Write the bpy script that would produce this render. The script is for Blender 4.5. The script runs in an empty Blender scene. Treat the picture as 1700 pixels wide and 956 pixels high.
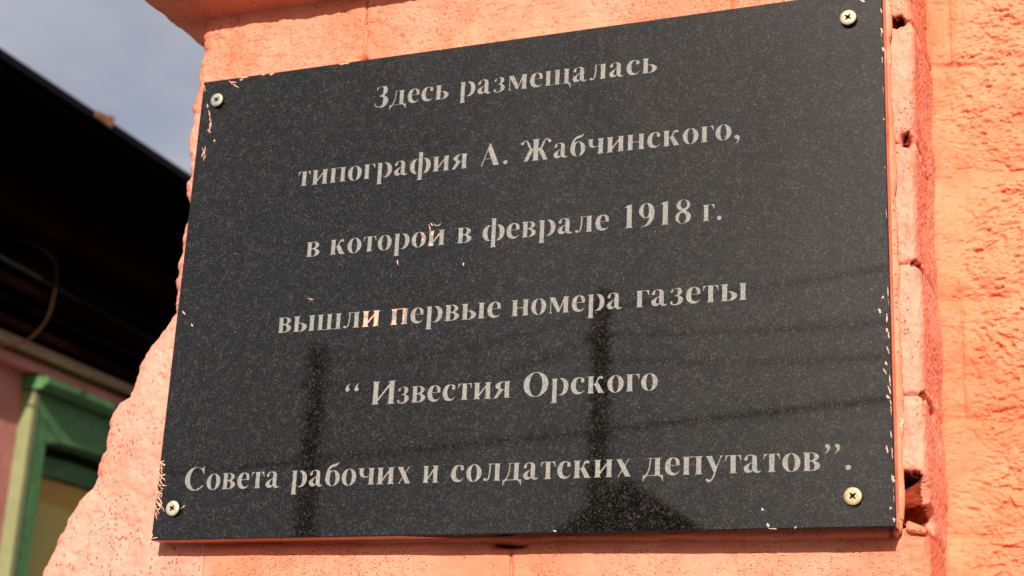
import bpy, bmesh, math, random
import numpy as np
from mathutils import Vector, Matrix

# ------------------------------------------------------------------ scene, camera, sky, sun, exposure
sc = bpy.context.scene
COL = sc.collection
OZ = 1.75                       # height of the plaque's lower edge above the pavement (m)
CAM = Vector((0.58336, -0.83881, -0.14715 + OZ))
cam_d = bpy.data.cameras.new('camera'); cam = bpy.data.objects.new('camera', cam_d); COL.objects.link(cam)
M = Matrix(((0.92739, 0.07269, 0.36696), (0.37115, -0.30169, -0.8782), (0.04687, 0.95063, -0.30676))).to_4x4()
M.translation = CAM
cam.matrix_world = M
cam_d.sensor_width = 36.0; cam_d.lens = 2682.0 / 1700.0 * 36.0
cam_d.clip_start = 0.02; cam_d.clip_end = 2000.0
cam_d.dof.use_dof = True; cam_d.dof.focus_distance = 0.93; cam_d.dof.aperture_fstop = 15.0
sc.camera = cam

SUN_DIR = Vector((-0.22, 1.0, -0.56)).normalized()          # the way the sunlight travels
w = bpy.data.worlds.new('World'); sc.world = w; w.use_nodes = True
nt = w.node_tree; N = nt.nodes; Lk = nt.links
for n in list(N): N.remove(n)
sky = N.new('ShaderNodeTexSky'); sky.sky_type = 'NISHITA'; sky.sun_disc = False
sky.sun_elevation = math.asin(-SUN_DIR.z)
sky.sun_rotation = math.atan2(-SUN_DIR.x, -SUN_DIR.y)
sky.air_density = 1.0; sky.dust_density = 3.0
mul = N.new('ShaderNodeMix'); mul.data_type = 'RGBA'; mul.blend_type = 'MIX'
tc = N.new('ShaderNodeTexCoord')
mp = N.new('ShaderNodeMapping'); mp.inputs['Scale'].default_value = (1.0, 1.0, 1.8); mp.inputs['Location'].default_value = (7.7, 4.1, 0.2)
cn = N.new('ShaderNodeTexNoise'); cn.inputs['Scale'].default_value = 2.6; cn.inputs['Detail'].default_value = 7; cn.inputs['Roughness'].default_value = 0.55
cr = N.new('ShaderNodeValToRGB')
cr.color_ramp.elements[0].position = 0.40; cr.color_ramp.elements[0].color = (0.40,)*3 + (1,)
cr.color_ramp.elements[1].position = 0.60; cr.color_ramp.elements[1].color = (1.0,)*3 + (1,)
bg = N.new('ShaderNodeBackground'); bg.inputs['Strength'].default_value = 0.050
out = N.new('ShaderNodeOutputWorld')
Lk.new(tc.outputs['Generated'], mp.inputs['Vector']); Lk.new(mp.outputs[0], cn.inputs['Vector'])
Lk.new(cn.outputs[0], cr.inputs[0]); Lk.new(cr.outputs[0], mul.inputs['Factor'])
Lk.new(sky.outputs[0], mul.inputs[6]); # thin cloud: grey away from the sun, with the broad forward glow of hazy air round the sun
nrm = N.new('ShaderNodeVectorMath'); nrm.operation = 'NORMALIZE'; Lk.new(tc.outputs['Generated'], nrm.inputs[0])
dot = N.new('ShaderNodeVectorMath'); dot.operation = 'DOT_PRODUCT'; Lk.new(nrm.outputs[0], dot.inputs[0]); dot.inputs[1].default_value = -SUN_DIR
pos = N.new('ShaderNodeMath'); pos.operation = 'MAXIMUM'; Lk.new(dot.outputs['Value'], pos.inputs[0]); pos.inputs[1].default_value = 0.0
pw = N.new('ShaderNodeMath'); pw.operation = 'POWER'; Lk.new(pos.outputs[0], pw.inputs[0]); pw.inputs[1].default_value = 16.0
cc = N.new('ShaderNodeMix'); cc.data_type = 'RGBA'; Lk.new(pw.outputs[0], cc.inputs[0])
cc.inputs[6].default_value = (5.2, 5.25, 5.9, 1); cc.inputs[7].default_value = (52, 43, 36, 1)
Lk.new(cc.outputs[2], mul.inputs[7])
Lk.new(mul.outputs[2], bg.inputs['Color']); Lk.new(bg.outputs[0], out.inputs['Surface'])

sd = bpy.data.lights.new('sun', 'SUN'); sun = bpy.data.objects.new('sun', sd); COL.objects.link(sun)
sun.location = (0, -6, 8)
sun.rotation_euler = SUN_DIR.to_track_quat('-Z', 'Y').to_euler()
sd.energy = 4.2; sd.angle = math.radians(0.53); sd.color = (1.0, 0.93, 0.82)
sc.view_settings.view_transform = 'Standard'; sc.view_settings.look = 'None'
sc.view_settings.exposure = 0.92; sc.view_settings.gamma = 1.0; sc.view_settings.use_curve_mapping = False

# ------------------------------------------------------------------ helpers
def tag(o, label=None, cat=None, group=None, kind=None):
    if label: o['label'] = label
    if cat: o['category'] = cat
    if group: o['group'] = group
    if kind: o['kind'] = kind
    return o
def thing(name, label, cat, loc, group=None):
    o = bpy.data.objects.new(name, None); COL.objects.link(o); o.location = (loc[0], loc[1], loc[2] + OZ)
    o.empty_display_size = 0.1
    return tag(o, label, cat, group)
def world_loc(o):
    v = Vector((0, 0, 0))
    while o is not None: v += o.location; o = o.parent
    return v
def link(name, me, mat, parent=None):
    """link a mesh whose vertices are in plaque coordinates (z = 0 at the plaque's lower edge)"""
    o = bpy.data.objects.new(name, me); COL.objects.link(o)
    if mat is not None:
        for m in (mat if isinstance(mat, (list, tuple)) else [mat]): me.materials.append(m)
    if parent is not None:
        o.parent = parent
        d = Vector((0, 0, OZ)) - world_loc(parent)
        me.transform(Matrix.Translation(d))
    else:
        o.location = (0, 0, OZ)
    return o
def mesh(name, verts, faces, smooth=False):
    me = bpy.data.meshes.new(name); me.from_pydata([tuple(v) for v in verts], [], faces); me.update()
    if smooth: me.polygons.foreach_set('use_smooth', [True] * len(me.polygons))
    return me
def grid_mesh(name, P, smooth=True):
    """P: (rows, cols, 3) array of positions"""
    r, c = P.shape[:2]
    me = bpy.data.meshes.new(name)
    me.vertices.add(r * c); me.vertices.foreach_set('co', P.reshape(-1).astype(np.float32))
    i = np.arange(r * c).reshape(r, c)
    q = np.stack([i[:-1, :-1], i[:-1, 1:], i[1:, 1:], i[1:, :-1]], -1).reshape(-1, 4)
    n = len(q)
    me.loops.add(n * 4); me.loops.foreach_set('vertex_index', q.reshape(-1).astype(np.int32))
    me.polygons.add(n); me.polygons.foreach_set('loop_start', (np.arange(n) * 4).astype(np.int32))
    me.polygons.foreach_set('use_smooth', np.ones(n, bool)) if smooth else None
    me.update(calc_edges=True); me.validate()
    return me
def box(x0, x1, y0, y1, z0, z1, bevel=0.0):
    bm = bmesh.new()
    bmesh.ops.create_cube(bm, size=1.0)
    for v in bm.verts:
        v.co = Vector((x0 + (v.co.x + .5) * (x1 - x0), y0 + (v.co.y + .5) * (y1 - y0), z0 + (v.co.z + .5) * (z1 - z0)))
    if bevel: bmesh.ops.bevel(bm, geom=bm.edges[:], offset=bevel, segments=2, affect='EDGES', profile=0.6)
    me = bpy.data.meshes.new('box'); bm.to_mesh(me); bm.free()
    return me
def prism(pts, axis, a, b):
    """extrude a 2D outline along an axis ('x','y','z') from a to b"""
    def mk(p, t): return {'x': (t, p[0], p[1]), 'y': (p[0], t, p[1]), 'z': (p[0], p[1], t)}[axis]
    n = len(pts)
    v = [mk(p, a) for p in pts] + [mk(p, b) for p in pts]
    f = [tuple(range(n)), tuple(range(2 * n - 1, n - 1, -1))] + [(i, i + n, (i + 1) % n + n, (i + 1) % n) for i in range(n)]
    bm = bmesh.new(); vs = [bm.verts.new(c) for c in v]
    for g in f: bm.faces.new([vs[k] for k in g])
    bmesh.ops.recalc_face_normals(bm, faces=bm.faces[:])
    me = bpy.data.meshes.new('prism'); bm.to_mesh(me); bm.free(); return me
def tube(pts, r0, r1=None, seg=10):
    r1 = r0 if r1 is None else r1
    pts = [Vector(p) for p in pts]; V = []; F = []
    up = Vector((0.31, 0.17, 0.93)).normalized()
    for i, p in enumerate(pts):
        d = (pts[min(i + 1, len(pts) - 1)] - pts[max(i - 1, 0)]).normalized()
        a = d.cross(up).normalized() if abs(d.dot(up)) < 0.98 else d.cross(Vector((1, 0, 0))).normalized(); b = d.cross(a)
        r = r0 + (r1 - r0) * i / max(1, len(pts) - 1)
        for k in range(seg):
            t = 2 * math.pi * k / seg
            V.append(p + a * (math.cos(t) * r) + b * (math.sin(t) * r))
    for i in range(len(pts) - 1):
        for k in range(seg):
            F.append((i * seg + k, i * seg + (k + 1) % seg, (i + 1) * seg + (k + 1) % seg, (i + 1) * seg + k))
    F.append(tuple(range(seg - 1, -1, -1))); F.append(tuple(range((len(pts) - 1) * seg, len(pts) * seg)))
    return mesh('tube', V, F, True)

# value noise
def _hash(ix, iy, seed):
    h = (ix.astype(np.int64) * 374761393 + iy.astype(np.int64) * 668265263 + seed * 2147483647) & 0xffffffff
    h = ((h ^ (h >> 13)) * 1274126177) & 0xffffffff
    h = (h ^ (h >> 16)) & 0xffffffff
    return h / 4294967295.0 * 2 - 1
def vnoise(x, y, seed=0):
    ix = np.floor(x); iy = np.floor(y); fx = x - ix; fy = y - iy
    u = fx * fx * fx * (fx * (fx * 6 - 15) + 10); v = fy * fy * fy * (fy * (fy * 6 - 15) + 10)
    a = _hash(ix, iy, seed); b = _hash(ix + 1, iy, seed); c = _hash(ix, iy + 1, seed); d = _hash(ix + 1, iy + 1, seed)
    return (a * (1 - u) + b * u) * (1 - v) + (c * (1 - u) + d * u) * v
def fbm(x, y, seed=0, octv=4, gain=0.5):
    s = 0; a = 1.0
    for k in range(octv):
        c, t = math.cos(k * 1.1), math.sin(k * 1.1)
        s = s + a * vnoise((c * x - t * y) * 2 ** k + 17.3 * k, (t * x + c * y) * 2 ** k - 9.1 * k, seed + k); a *= gain
    return s
def sstep(a, b, x):
    t = np.clip((x - a) / (b - a), 0, 1); return t * t * (3 - 2 * t)

# ------------------------------------------------------------------ materials
def new_mat(name):
    m = bpy.data.materials.new(name); m.use_nodes = True
    nt = m.node_tree; b = nt.nodes['Principled BSDF']
    return m, nt, b
def tnoise(nt, scale, detail=4, rough=0.55, vec=None, dist=0.0):
    n = nt.nodes.new('ShaderNodeTexNoise'); n.inputs['Scale'].default_value = scale
    n.inputs['Detail'].default_value = detail; n.inputs['Roughness'].default_value = rough; n.inputs['Distortion'].default_value = dist
    if vec is not None: nt.links.new(vec, n.inputs['Vector'])
    return n
def ramp(nt, src, stops, interp='LINEAR'):
    r = nt.nodes.new('ShaderNodeValToRGB'); r.color_ramp.interpolation = interp
    e = r.color_ramp.elements
    while len(e) < len(stops): e.new(0.5)
    for i, (p, c) in enumerate(stops):
        e[i].position = p; e[i].color = (c if isinstance(c, (tuple, list)) else (c, c, c)) + ((1,) if not isinstance(c, (tuple, list)) or len(c) == 3 else ())
    nt.links.new(src, r.inputs[0]); return r
def mixc(nt, fac, a, b, mode='MIX'):
    m = nt.nodes.new('ShaderNodeMix'); m.data_type = 'RGBA'; m.blend_type = mode
    for k, v in ((0, fac), (6, a), (7, b)):
        if hasattr(v, 'is_output'): nt.links.new(v, m.inputs[k])
        else: m.inputs[k].default_value = v if k == 0 else (tuple(v) + (1,))[:4]
    return m.outputs[2]
def math_n(nt, op, a, b=0.0):
    m = nt.nodes.new('ShaderNodeMath'); m.operation = op
    for k, v in ((0, a), (1, b)):
        if hasattr(v, 'is_output'): nt.links.new(v, m.inputs[k])
        else: m.inputs[k].default_value = v
    return m.outputs[0]
def worldpos(nt, scale=(1, 1, 1)):
    g = nt.nodes.new('ShaderNodeNewGeometry'); mp = nt.nodes.new('ShaderNodeMapping'); mp.inputs['Scale'].default_value = scale
    nt.links.new(g.outputs['Position'], mp.inputs['Vector']); return mp.outputs[0]

def voro0(nt, scale, vec):
    n = nt.nodes.new('ShaderNodeTexVoronoi'); n.inputs['Scale'].default_value = scale; nt.links.new(vec, n.inputs['Vector']); return n
def paint_mat(name, base, alt, pits=1.0, grain=1.0, stretch=1.0, rough=0.62, chips=0.0, fine=1.0, fleck=0.0):
    """thick lime / oil paint over rough render: pores, brushed grain, slightly uneven colour"""
    m, nt, b = new_mat(name)
    v = worldpos(nt); vs = worldpos(nt, (1.0, 1.0, stretch))
    big = tnoise(nt, 9, 4, .6, v); mid = tnoise(nt, 60, 4, .6, v)
    f = ramp(nt, math_n(nt, 'ADD', math_n(nt, 'MULTIPLY', big.outputs[0], .6), math_n(nt, 'MULTIPLY', mid.outputs[0], .4)), [(.42, 0.0), (.58, 1.0)])
    col = mixc(nt, f.outputs[0], base, alt)
    fd = tnoise(nt, 17, 6, .65, worldpos(nt, (1, 1, .6)), .4); ff = ramp(nt, fd.outputs[0], [(.50, 0.0), (.68, 1.0)])
    col = mixc(nt, math_n(nt, 'MULTIPLY', ff.outputs[0], .45), col, tuple(min(1, .25 * a_ + .75 * b_ + k_) for a_, b_, k_ in zip(base, alt, (.03, .06, .055))))
    dk = tnoise(nt, 44, 5, .7, worldpos(nt, (1, 1, 1.5))); df = ramp(nt, dk.outputs[0], [(.56, 0.0), (.70, 1.0)])
    col = mixc(nt, math_n(nt, 'MULTIPLY', df.outputs[0], .40), col, (base[0] * .90, base[1] * .55, base[2] * .42))
    # pores: sparse small holes in the render
    wn = tnoise(nt, 700, 2, .6, vs); wm = nt.nodes.new('ShaderNodeVectorMath'); wm.operation = 'MULTIPLY_ADD'
    nt.links.new(wn.outputs['Color'], wm.inputs[0]); wm.inputs[1].default_value = (.0011,) * 3; nt.links.new(vs, wm.inputs[2])
    pv = voro0(nt, 600, wm.outputs[0]); sp = nt.nodes.new('ShaderNodeSeparateColor'); nt.links.new(pv.outputs['Color'], sp.inputs[0])
    pm = tnoise(nt, 34, 3, .6, v)
    gate = ramp(nt, math_n(nt, 'ADD', math_n(nt, 'MULTIPLY', sp.outputs[0], .55), pm.outputs[0]), [(.98 - .10 * pits, 0.0), (1.16 - .10 * pits, 1.0)])
    thr = math_n(nt, 'SUBTRACT', math_n(nt, 'MULTIPLY', gate.outputs[0], .42), pv.outputs['Distance'])
    pit = ramp(nt, thr, [(.0, 0.0), (.13, 1.0)])
    # the open pores are coloured a dark red-brown
    col = mixc(nt, math_n(nt, 'MULTIPLY', pit.outputs[0], .7), col, (.16, .025, .012))
    if chips:
        cn = tnoise(nt, 75, 5, .7, v); cm = tnoise(nt, 14, 2, .5, v)
        ch = ramp(nt, math_n(nt, 'ADD', math_n(nt, 'MULTIPLY', cn.outputs[0], .6), math_n(nt, 'MULTIPLY', cm.outputs[0], .4)), [(.64 - chips, 0.0), (.65 - chips, 1.0)])
        col = mixc(nt, ch.outputs[0], col, (.60, .47, .32))
    if fleck:
        fn_ = tnoise(nt, 800, 1, .5, v)
        fk = ramp(nt, fn_.outputs[0], [(.66, 0.0), (.72, 1.0)])
        col = mixc(nt, math_n(nt, 'MULTIPLY', fk.outputs[0], fleck), col, (.60, .44, .32))
    nt.links.new(col, b.inputs['Base Color'])
    b.inputs['Roughness'].default_value = rough; b.inputs['Specular IOR Level'].default_value = .35
    g1 = tnoise(nt, 420, 5, .62, vs, .2); g2 = tnoise(nt, 1500, 3, .6, v)
    h = math_n(nt, 'ADD', math_n(nt, 'MULTIPLY', g1.outputs[0], .7 * grain), math_n(nt, 'MULTIPLY', g2.outputs[0], .25 * fine))
    h = math_n(nt, 'SUBTRACT', h, math_n(nt, 'MULTIPLY', pit.outputs[0], 1.0))
    bp = nt.nodes.new('ShaderNodeBump'); bp.inputs['Strength'].default_value = 1.0; bp.inputs['Distance'].default_value = .0006
    nt.links.new(h, bp.inputs['Height']); nt.links.new(bp.outputs[0], b.inputs['Normal'])
    return m

def simple(name, col, rough=.7, var=.15, scale=8, metallic=0.0, bump=0.0, bscale=200, stretch=(1, 1, 1)):
    m, nt, b = new_mat(name); v = worldpos(nt, stretch)
    n = tnoise(nt, scale, 5, .6, v)
    r = ramp(nt, n.outputs[0], [(.3, tuple(c * (1 - var) for c in col)), (.7, tuple(min(1, c * (1 + var)) for c in col))])
    nt.links.new(r.outputs[0], b.inputs['Base Color']); b.inputs['Roughness'].default_value = rough; b.inputs['Metallic'].default_value = metallic
    if rough >= .9: b.inputs['Specular IOR Level'].default_value = .1 if rough < .95 else 0.0
    if bump:
        n2 = tnoise(nt, bscale, 4, .6, v); bp = nt.nodes.new('ShaderNodeBump'); bp.inputs['Distance'].default_value = bump
        nt.links.new(n2.outputs[0], bp.inputs['Height']); nt.links.new(bp.outputs[0], b.inputs['Normal'])
    return m

PINK = paint_mat('pink_wall_paint', (.54, .145, .075), (.59, .200, .118), pits=1.2, grain=.7, stretch=2.2)
PINK_COARSE = paint_mat('pink_coarse_render', (.54, .180, .122), (.61, .245, .180), pits=1.3, grain=1.15, stretch=.7, fine=1.5)
PINK_EDGE = paint_mat('pink_brick_edge_paint', (.576, .180, .115), (.619, .230, .158), pits=.3, grain=.8, chips=.03, fleck=.0)
ORANGE = paint_mat('orange_wall_paint', (.57, .118, .044), (.60, .180, .086), pits=-.4, grain=1.3, stretch=1.8, fine=1.2)
SMEAR = simple('pink_paint_smear', (.62, .31, .215), .6, .15, 300, bump=.0003, bscale=900)

def voro(nt, scale, vec, feature='F1'):
    n = nt.nodes.new('ShaderNodeTexVoronoi'); n.inputs['Scale'].default_value = scale; n.feature = feature
    nt.links.new(vec, n.inputs['Vector']); return n
def red(nt, sock):
    s_ = nt.nodes.new('ShaderNodeSeparateColor'); nt.links.new(sock, s_.inputs[0]); return s_
def granite():
    """polished black gabbro: crystals of black, grey and a little brown, each with its own tone"""
    m, nt, b = new_mat('black_granite'); v = worldpos(nt)
    wv = tnoise(nt, 900, 2, .6, v); mv = nt.nodes.new('ShaderNodeVectorMath'); mv.operation = 'MULTIPLY_ADD'
    nt.links.new(wv.outputs['Color'], mv.inputs[0]); mv.inputs[1].default_value = (.0012,) * 3; nt.links.new(v, mv.inputs[2])
    a = red(nt, voro(nt, 2000, mv.outputs[0]).outputs['Color']); c = red(nt, voro(nt, 900, mv.outputs[0]).outputs['Color'])
    n3 = tnoise(nt, 22, 4, .6, v); n4 = tnoise(nt, 150, 3, .6, v)
    dens = math_n(nt, 'MULTIPLY', math_n(nt, 'SUBTRACT', n4.outputs[0], .5), .5)
    f1 = ramp(nt, math_n(nt, 'ADD', a.outputs[0], dens), [(.60, 0.0), (.80, .22), (1.0, .85)])
    f2 = ramp(nt, math_n(nt, 'ADD', c.outputs[0], dens), [(.88, 0.0), (1.0, 1.0)])
    t1 = ramp(nt, a.outputs[1], [(.0, (.030, .030, .032)), (.55, (.030, .029, .028)), (.88, (.038, .031, .022)), (1.0, (.11, .10, .08))])
    base = ramp(nt, c.outputs[2], [(.0, (.0010, .0010, .0011)), (1.0, (.0045, .0042, .004))])
    col = mixc(nt, f1.outputs[0], base.outputs[0], t1.outputs[0])
    col = mixc(nt, f2.outputs[0], col, (.026, .023, .019))
    # dust film wiped unevenly over the face
    w1 = tnoise(nt, 6, 6, .65, worldpos(nt, (1.0, 1, .45)), .6)
    dust = ramp(nt, w1.outputs[0], [(.46, 0.0), (.68, 1.0)])
    col = mixc(nt, math_n(nt, 'MULTIPLY', dust.outputs[0], .028), col, (.20, .175, .15))
    nt.links.new(col, b.inputs['Base Color'])
    rr = ramp(nt, n3.outputs[0], [(.3, .02), (.7, .045)])
    nt.links.new(rr.outputs[0], b.inputs['Roughness'])
    b.inputs['IOR'].default_value = 1.56
    return m
GRANITE = granite()
def etched():
    m, nt, b = new_mat('etched_lettering'); v = worldpos(nt)
    n1 = tnoise(nt, 1300, 3, .7, v); c = ramp(nt, n1.outputs[0], [(.30, (.095, .090, .084)), (.52, (.19, .180, .168)), (.72, (.30, .285, .265))])
    # pink wall paint caught in the middle of the fourth line
    g = nt.nodes.new('ShaderNodeNewGeometry'); s = nt.nodes.new('ShaderNodeSeparateXYZ'); nt.links.new(g.outputs['Position'], s.inputs[0])
    def band(sock, a, b_, e):
        lo = nt.nodes.new('ShaderNodeMapRange'); lo.inputs[1].default_value = a - e; lo.inputs[2].default_value = a + e
        hi = nt.nodes.new('ShaderNodeMapRange'); hi.inputs[1].default_value = b_ + e; hi.inputs[2].default_value = b_ - e
        nt.links.new(sock, lo.inputs[0]); nt.links.new(sock, hi.inputs[0])
        return math_n(nt, 'MULTIPLY', lo.outputs[0], hi.outputs[0])
    k = math_n(nt, 'MULTIPLY', band(s.outputs[0], .131, .165, .004), band(s.outputs[2], OZ + .126, OZ + .142, .002))
    n2 = tnoise(nt, 170, 4, .65, v); k2 = ramp(nt, math_n(nt, 'MULTIPLY', n2.outputs[0], k), [(.40, 0.0), (.46, 1.0)])
    kk = math_n(nt, 'MULTIPLY', band(s.outputs[0], .165, .186, .003), band(s.outputs[2], OZ + .170, OZ + .190, .003))
    n3 = tnoise(nt, 240, 4, .65, v); k3 = ramp(nt, math_n(nt, 'MULTIPLY', n3.outputs[0], kk), [(.55, 0.0), (.60, 1.0)])
    col = mixc(nt, math_n(nt, 'MAXIMUM', k2.outputs[0], k3.outputs[0]), c.outputs[0], (.58, .31, .23))
    nt.links.new(col, b.inputs['Base Color']); b.inputs['Roughness'].default_value = .85; b.inputs['Specular IOR Level'].default_value = .3
    bp = nt.nodes.new('ShaderNodeBump'); bp.inputs['Distance'].default_value = .0002; nt.links.new(n1.outputs[0], bp.inputs['Height']); nt.links.new(bp.outputs[0], b.inputs['Normal'])
    return m
ETCH = etched()
BRASS = simple('yellow_zinc_screw', (.42, .365, .25), .55, .25, 500, metallic=.35, bump=.00008, bscale=2500)
_nt = BRASS.node_tree; _oi = _nt.nodes.new('ShaderNodeObjectInfo'); _b = _nt.nodes['Principled BSDF']
_src = _b.inputs['Base Color'].links[0].from_socket
_nt.links.new(mixc(_nt, 1.0, _src, _oi.outputs['Color'], 'MULTIPLY'), _b.inputs['Base Color'])
DARKHOLE = simple('dark_screw_recess', (.025, .018, .011), .7)
MORTAR = paint_mat('grey_beige_mortar', (.432, .216, .144), (.475, .317, .216), pits=1.0, grain=2.2, fine=2.2)

CAV_SHADE = simple('cavity_shade_red', (.19, .030, .013), .95, .5, 260, bump=.0015, bscale=500)  # cavity red with the shade of the holes put into the colour

# ------------------------------------------------------------------ the building that carries the plaque
bld = thing('plastered_building', 'coral pink plastered brick building whose rough pier carries the black plaque', 'building', (0.3, 0.3, -OZ))
JZ = [-.0745, -.0006, .0740, .1488, .2208, .2968, .3700]       # brick courses of the pier
SIL = [(-19, 420), (-18.8, 339.0), (-19.1, 325.7), (-18.9, 316.1), (-19.5, 305.7), (-21.5, 301.0), (-20.0, 294.0), (-19.2, 287.6), (-19.7, 280.1), (-18.9, 268.8), (-16.2, 259.3), (-16.5, 250.0), (-18.7, 244.1), (-18.3, 237.5), (-15.2, 229.8), (-14.5, 220.7), (-16.3, 212.2), (-16.4, 206.2), (-17.0, 196.0), (-18.6, 179.6), (-18.7, 174.2), (-17.1, 164.4), (-15.7, 157.2), (-13.7, 152.9), (-18.7, 148.1), (-23.2, 141.5), (-28.7, 133.7), (-41.9, 111.1), (-45.9, 97.3), (-52.9, 93.6), (-56.0, 84.8), (-56.9, 64.3), (-60.3, 53.1), (-64.9, 38.1), (-72.9, 28.3), (-79.9, 16.1), (-86.3, 0.0), (-91.1, -15.8), (-94.0, -35.4), (-100, -80), (-112, -200), (-118, -600), (-120, -1800)]
SIL = SIL[::-1]
def xl(z):
    z = np.asarray(z); x = np.interp(z * 1000, [p[1] for p in SIL], [p[0] for p in SIL]) / 1000
    return x + .0011 * fbm(z * 160, z * 0 + 3.3, 5, 3)
XR = .4665
RL, RR = .011, .0055
def yf(x): return .0145 + .004 * np.clip(x / .45, -.3, 1.2)
def seam(z, amp, w_):
    s = 0
    for j in JZ[1:]: s = s + np.exp(-((z - j) / w_) ** 2)
    return -amp * s
def pier_pos(s, z, extra=None):
    """s < 0: left flank (s = -depth), 0..1 the front from left edge to right corner, > 1 the right return (s - 1 = depth)"""
    L = xl(z) if extra is None else xl(z) - extra[0]
    fo = 0.0 if extra is None else extra[1]
    R = np.full_like(z, XR) + .0012 * fbm(z * 25, z * 0 + 7.7, 9, 3)
    x = np.where(s < 0, L, np.where(s > 1, R, L + np.clip(s, 0, 1) * (R - L)))
    dL = np.where(s < 0, s, (x - L)); dR = np.where(s > 1, s - 1, (x - R))     # signed distance from the corners along the path
    y0 = yf(x) - fo
    # rounded corners
    rl = RL + .003 * fbm(z * 30, z * 0 + 1.1, 21, 2); t = np.clip((dL + rl) / (2 * rl), 0, 1)       # 0 on flank, 1 on front
    aL = t * math.pi / 2
    px, py = x.copy() if hasattr(x, 'copy') else x, y0.copy()
    nx = np.zeros_like(z); ny = -np.ones_like(z)
    fl = dL < -rl
    cor = (dL >= -rl) & (dL <= rl)
    px = np.where(fl, L, px); py = np.where(s < 0, yf(L) - fo - s, y0)
    cx = L + rl - rl * np.cos(aL); cy = yf(L) - fo + rl - rl * np.sin(aL)
    px = np.where(cor, cx, px); py = np.where(cor, cy, py)
    nx = np.where(fl, -1.0, np.where(cor, -np.cos(aL), nx)); ny = np.where(fl, 0.0, np.where(cor, -np.sin(aL), ny))
    rr = RR; u = np.clip((dR + rr) / (2 * rr), 0, 1); aR = u * math.pi / 2
    corR = (dR >= -rr) & (dR <= rr); ret = dR > rr
    cx = R - rr + rr * np.sin(aR); cy = yf(R) - fo + rr - rr * np.cos(aR)
    px = np.where(ret, R, px); py = np.where(ret, yf(R) - fo + (s - 1), py)
    px = np.where(corR, cx, px); py = np.where(corR, cy, py)
    nx = np.where(ret, 1.0, np.where(corR, np.sin(aR), nx)); ny = np.where(ret, 0.0, np.where(corR, -np.cos(aR), ny))
    # relief
    a = np.where(s < 0, L + s, np.where(s > 1, R + s - 1, x))       # unrolled coordinate
    left = 1 - sstep(-.01, .05, x); onret = sstep(-.004, .012, dR)
    near = sstep(-.022, -.008, dR)
    h = .0006 * fbm(a * 26, z * 26, 31, 2) + .00018 * fbm(a * 150, z * 220, 33, 3)
    h += left * (.0008 * fbm(a * 30, z * 22, 41, 2) + .00022 * fbm(a * 420, z * 300, 43, 3) - .0005 * sstep(.42, .8, vnoise(a * 290 + z * 170, z * 330 - a * 150, 47)) - .0006 * sstep(.55, .9, vnoise(a * 110 + z * 90, z * 170 - a * 80, 48)))
    topz = sstep(.300, .315, z)
    h += topz * (.00010 * fbm(a * 100, z * 600, 51, 3) - .0007 * sstep(.66, .88, vnoise(a * 230 + z * 160, z * 480 - a * 90, 57)) - .0003 * sstep(.55, .8, vnoise(a * 110 + z * 100, z * 700 - a * 60, 58)))
    h += near * (.00045 * fbm(a * 170, z * 60, 61, 3) + .00025 * fbm(a * 600, z * 500, 63, 2)) * (1 - .5 * onret)
    h += onret * .00026 * fbm(a * 900, z * 600, 65, 2)
    wj = z + .0012 * fbm(a * 40, z * 0 + .5, 71, 2)
    h += seam(wj, .0009, .0018) * (1 - left) * (1 - near)
    nar = .0024 + .0008 * vnoise(a * 300, z * 0 + 2.2, 73)
    h += seam(wj, .0024, nar * .8) * near * (1 - .75 * onret)
    for (c, zc, am, sx, sz, sl) in CAV:
        zz = z - zc + sl * (dR - c) + .0009 * fbm(a * 350, z * 350, 81, 2)
        q = ((dR - c) / sx) ** 2 + (zz / sz) ** 2
        h -= am * np.exp(-q ** 2.5)
    # vertical joints
    for (xj, za, zb) in ((.1117, .298, .372), (.361, .298, .372), (.233, -.075, -.0006)):
        xw = xj + .0012 * fbm(z * 90, z * 0 + xj * 50, 91, 2)
        h -= .0013 * np.exp(-((x - xw) / .0011) ** 2) * (z > za) * (z < zb)
    h -= .0030 * np.exp(-((x - .101) / .0035) ** 2 - ((z - .3665) / .0025) ** 2)
    h -= .0045 * np.exp(-((x - .112) / .003) ** 2 - ((z - .318) / .003) ** 2)
    h -= .012 * np.exp(-(((x - .2315) / .0095) ** 4) - ((z + .0005) / .0042) ** 4)
    pier_pos.h = h
    return np.stack([px + nx * h, py + ny * h, z], -1)
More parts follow.
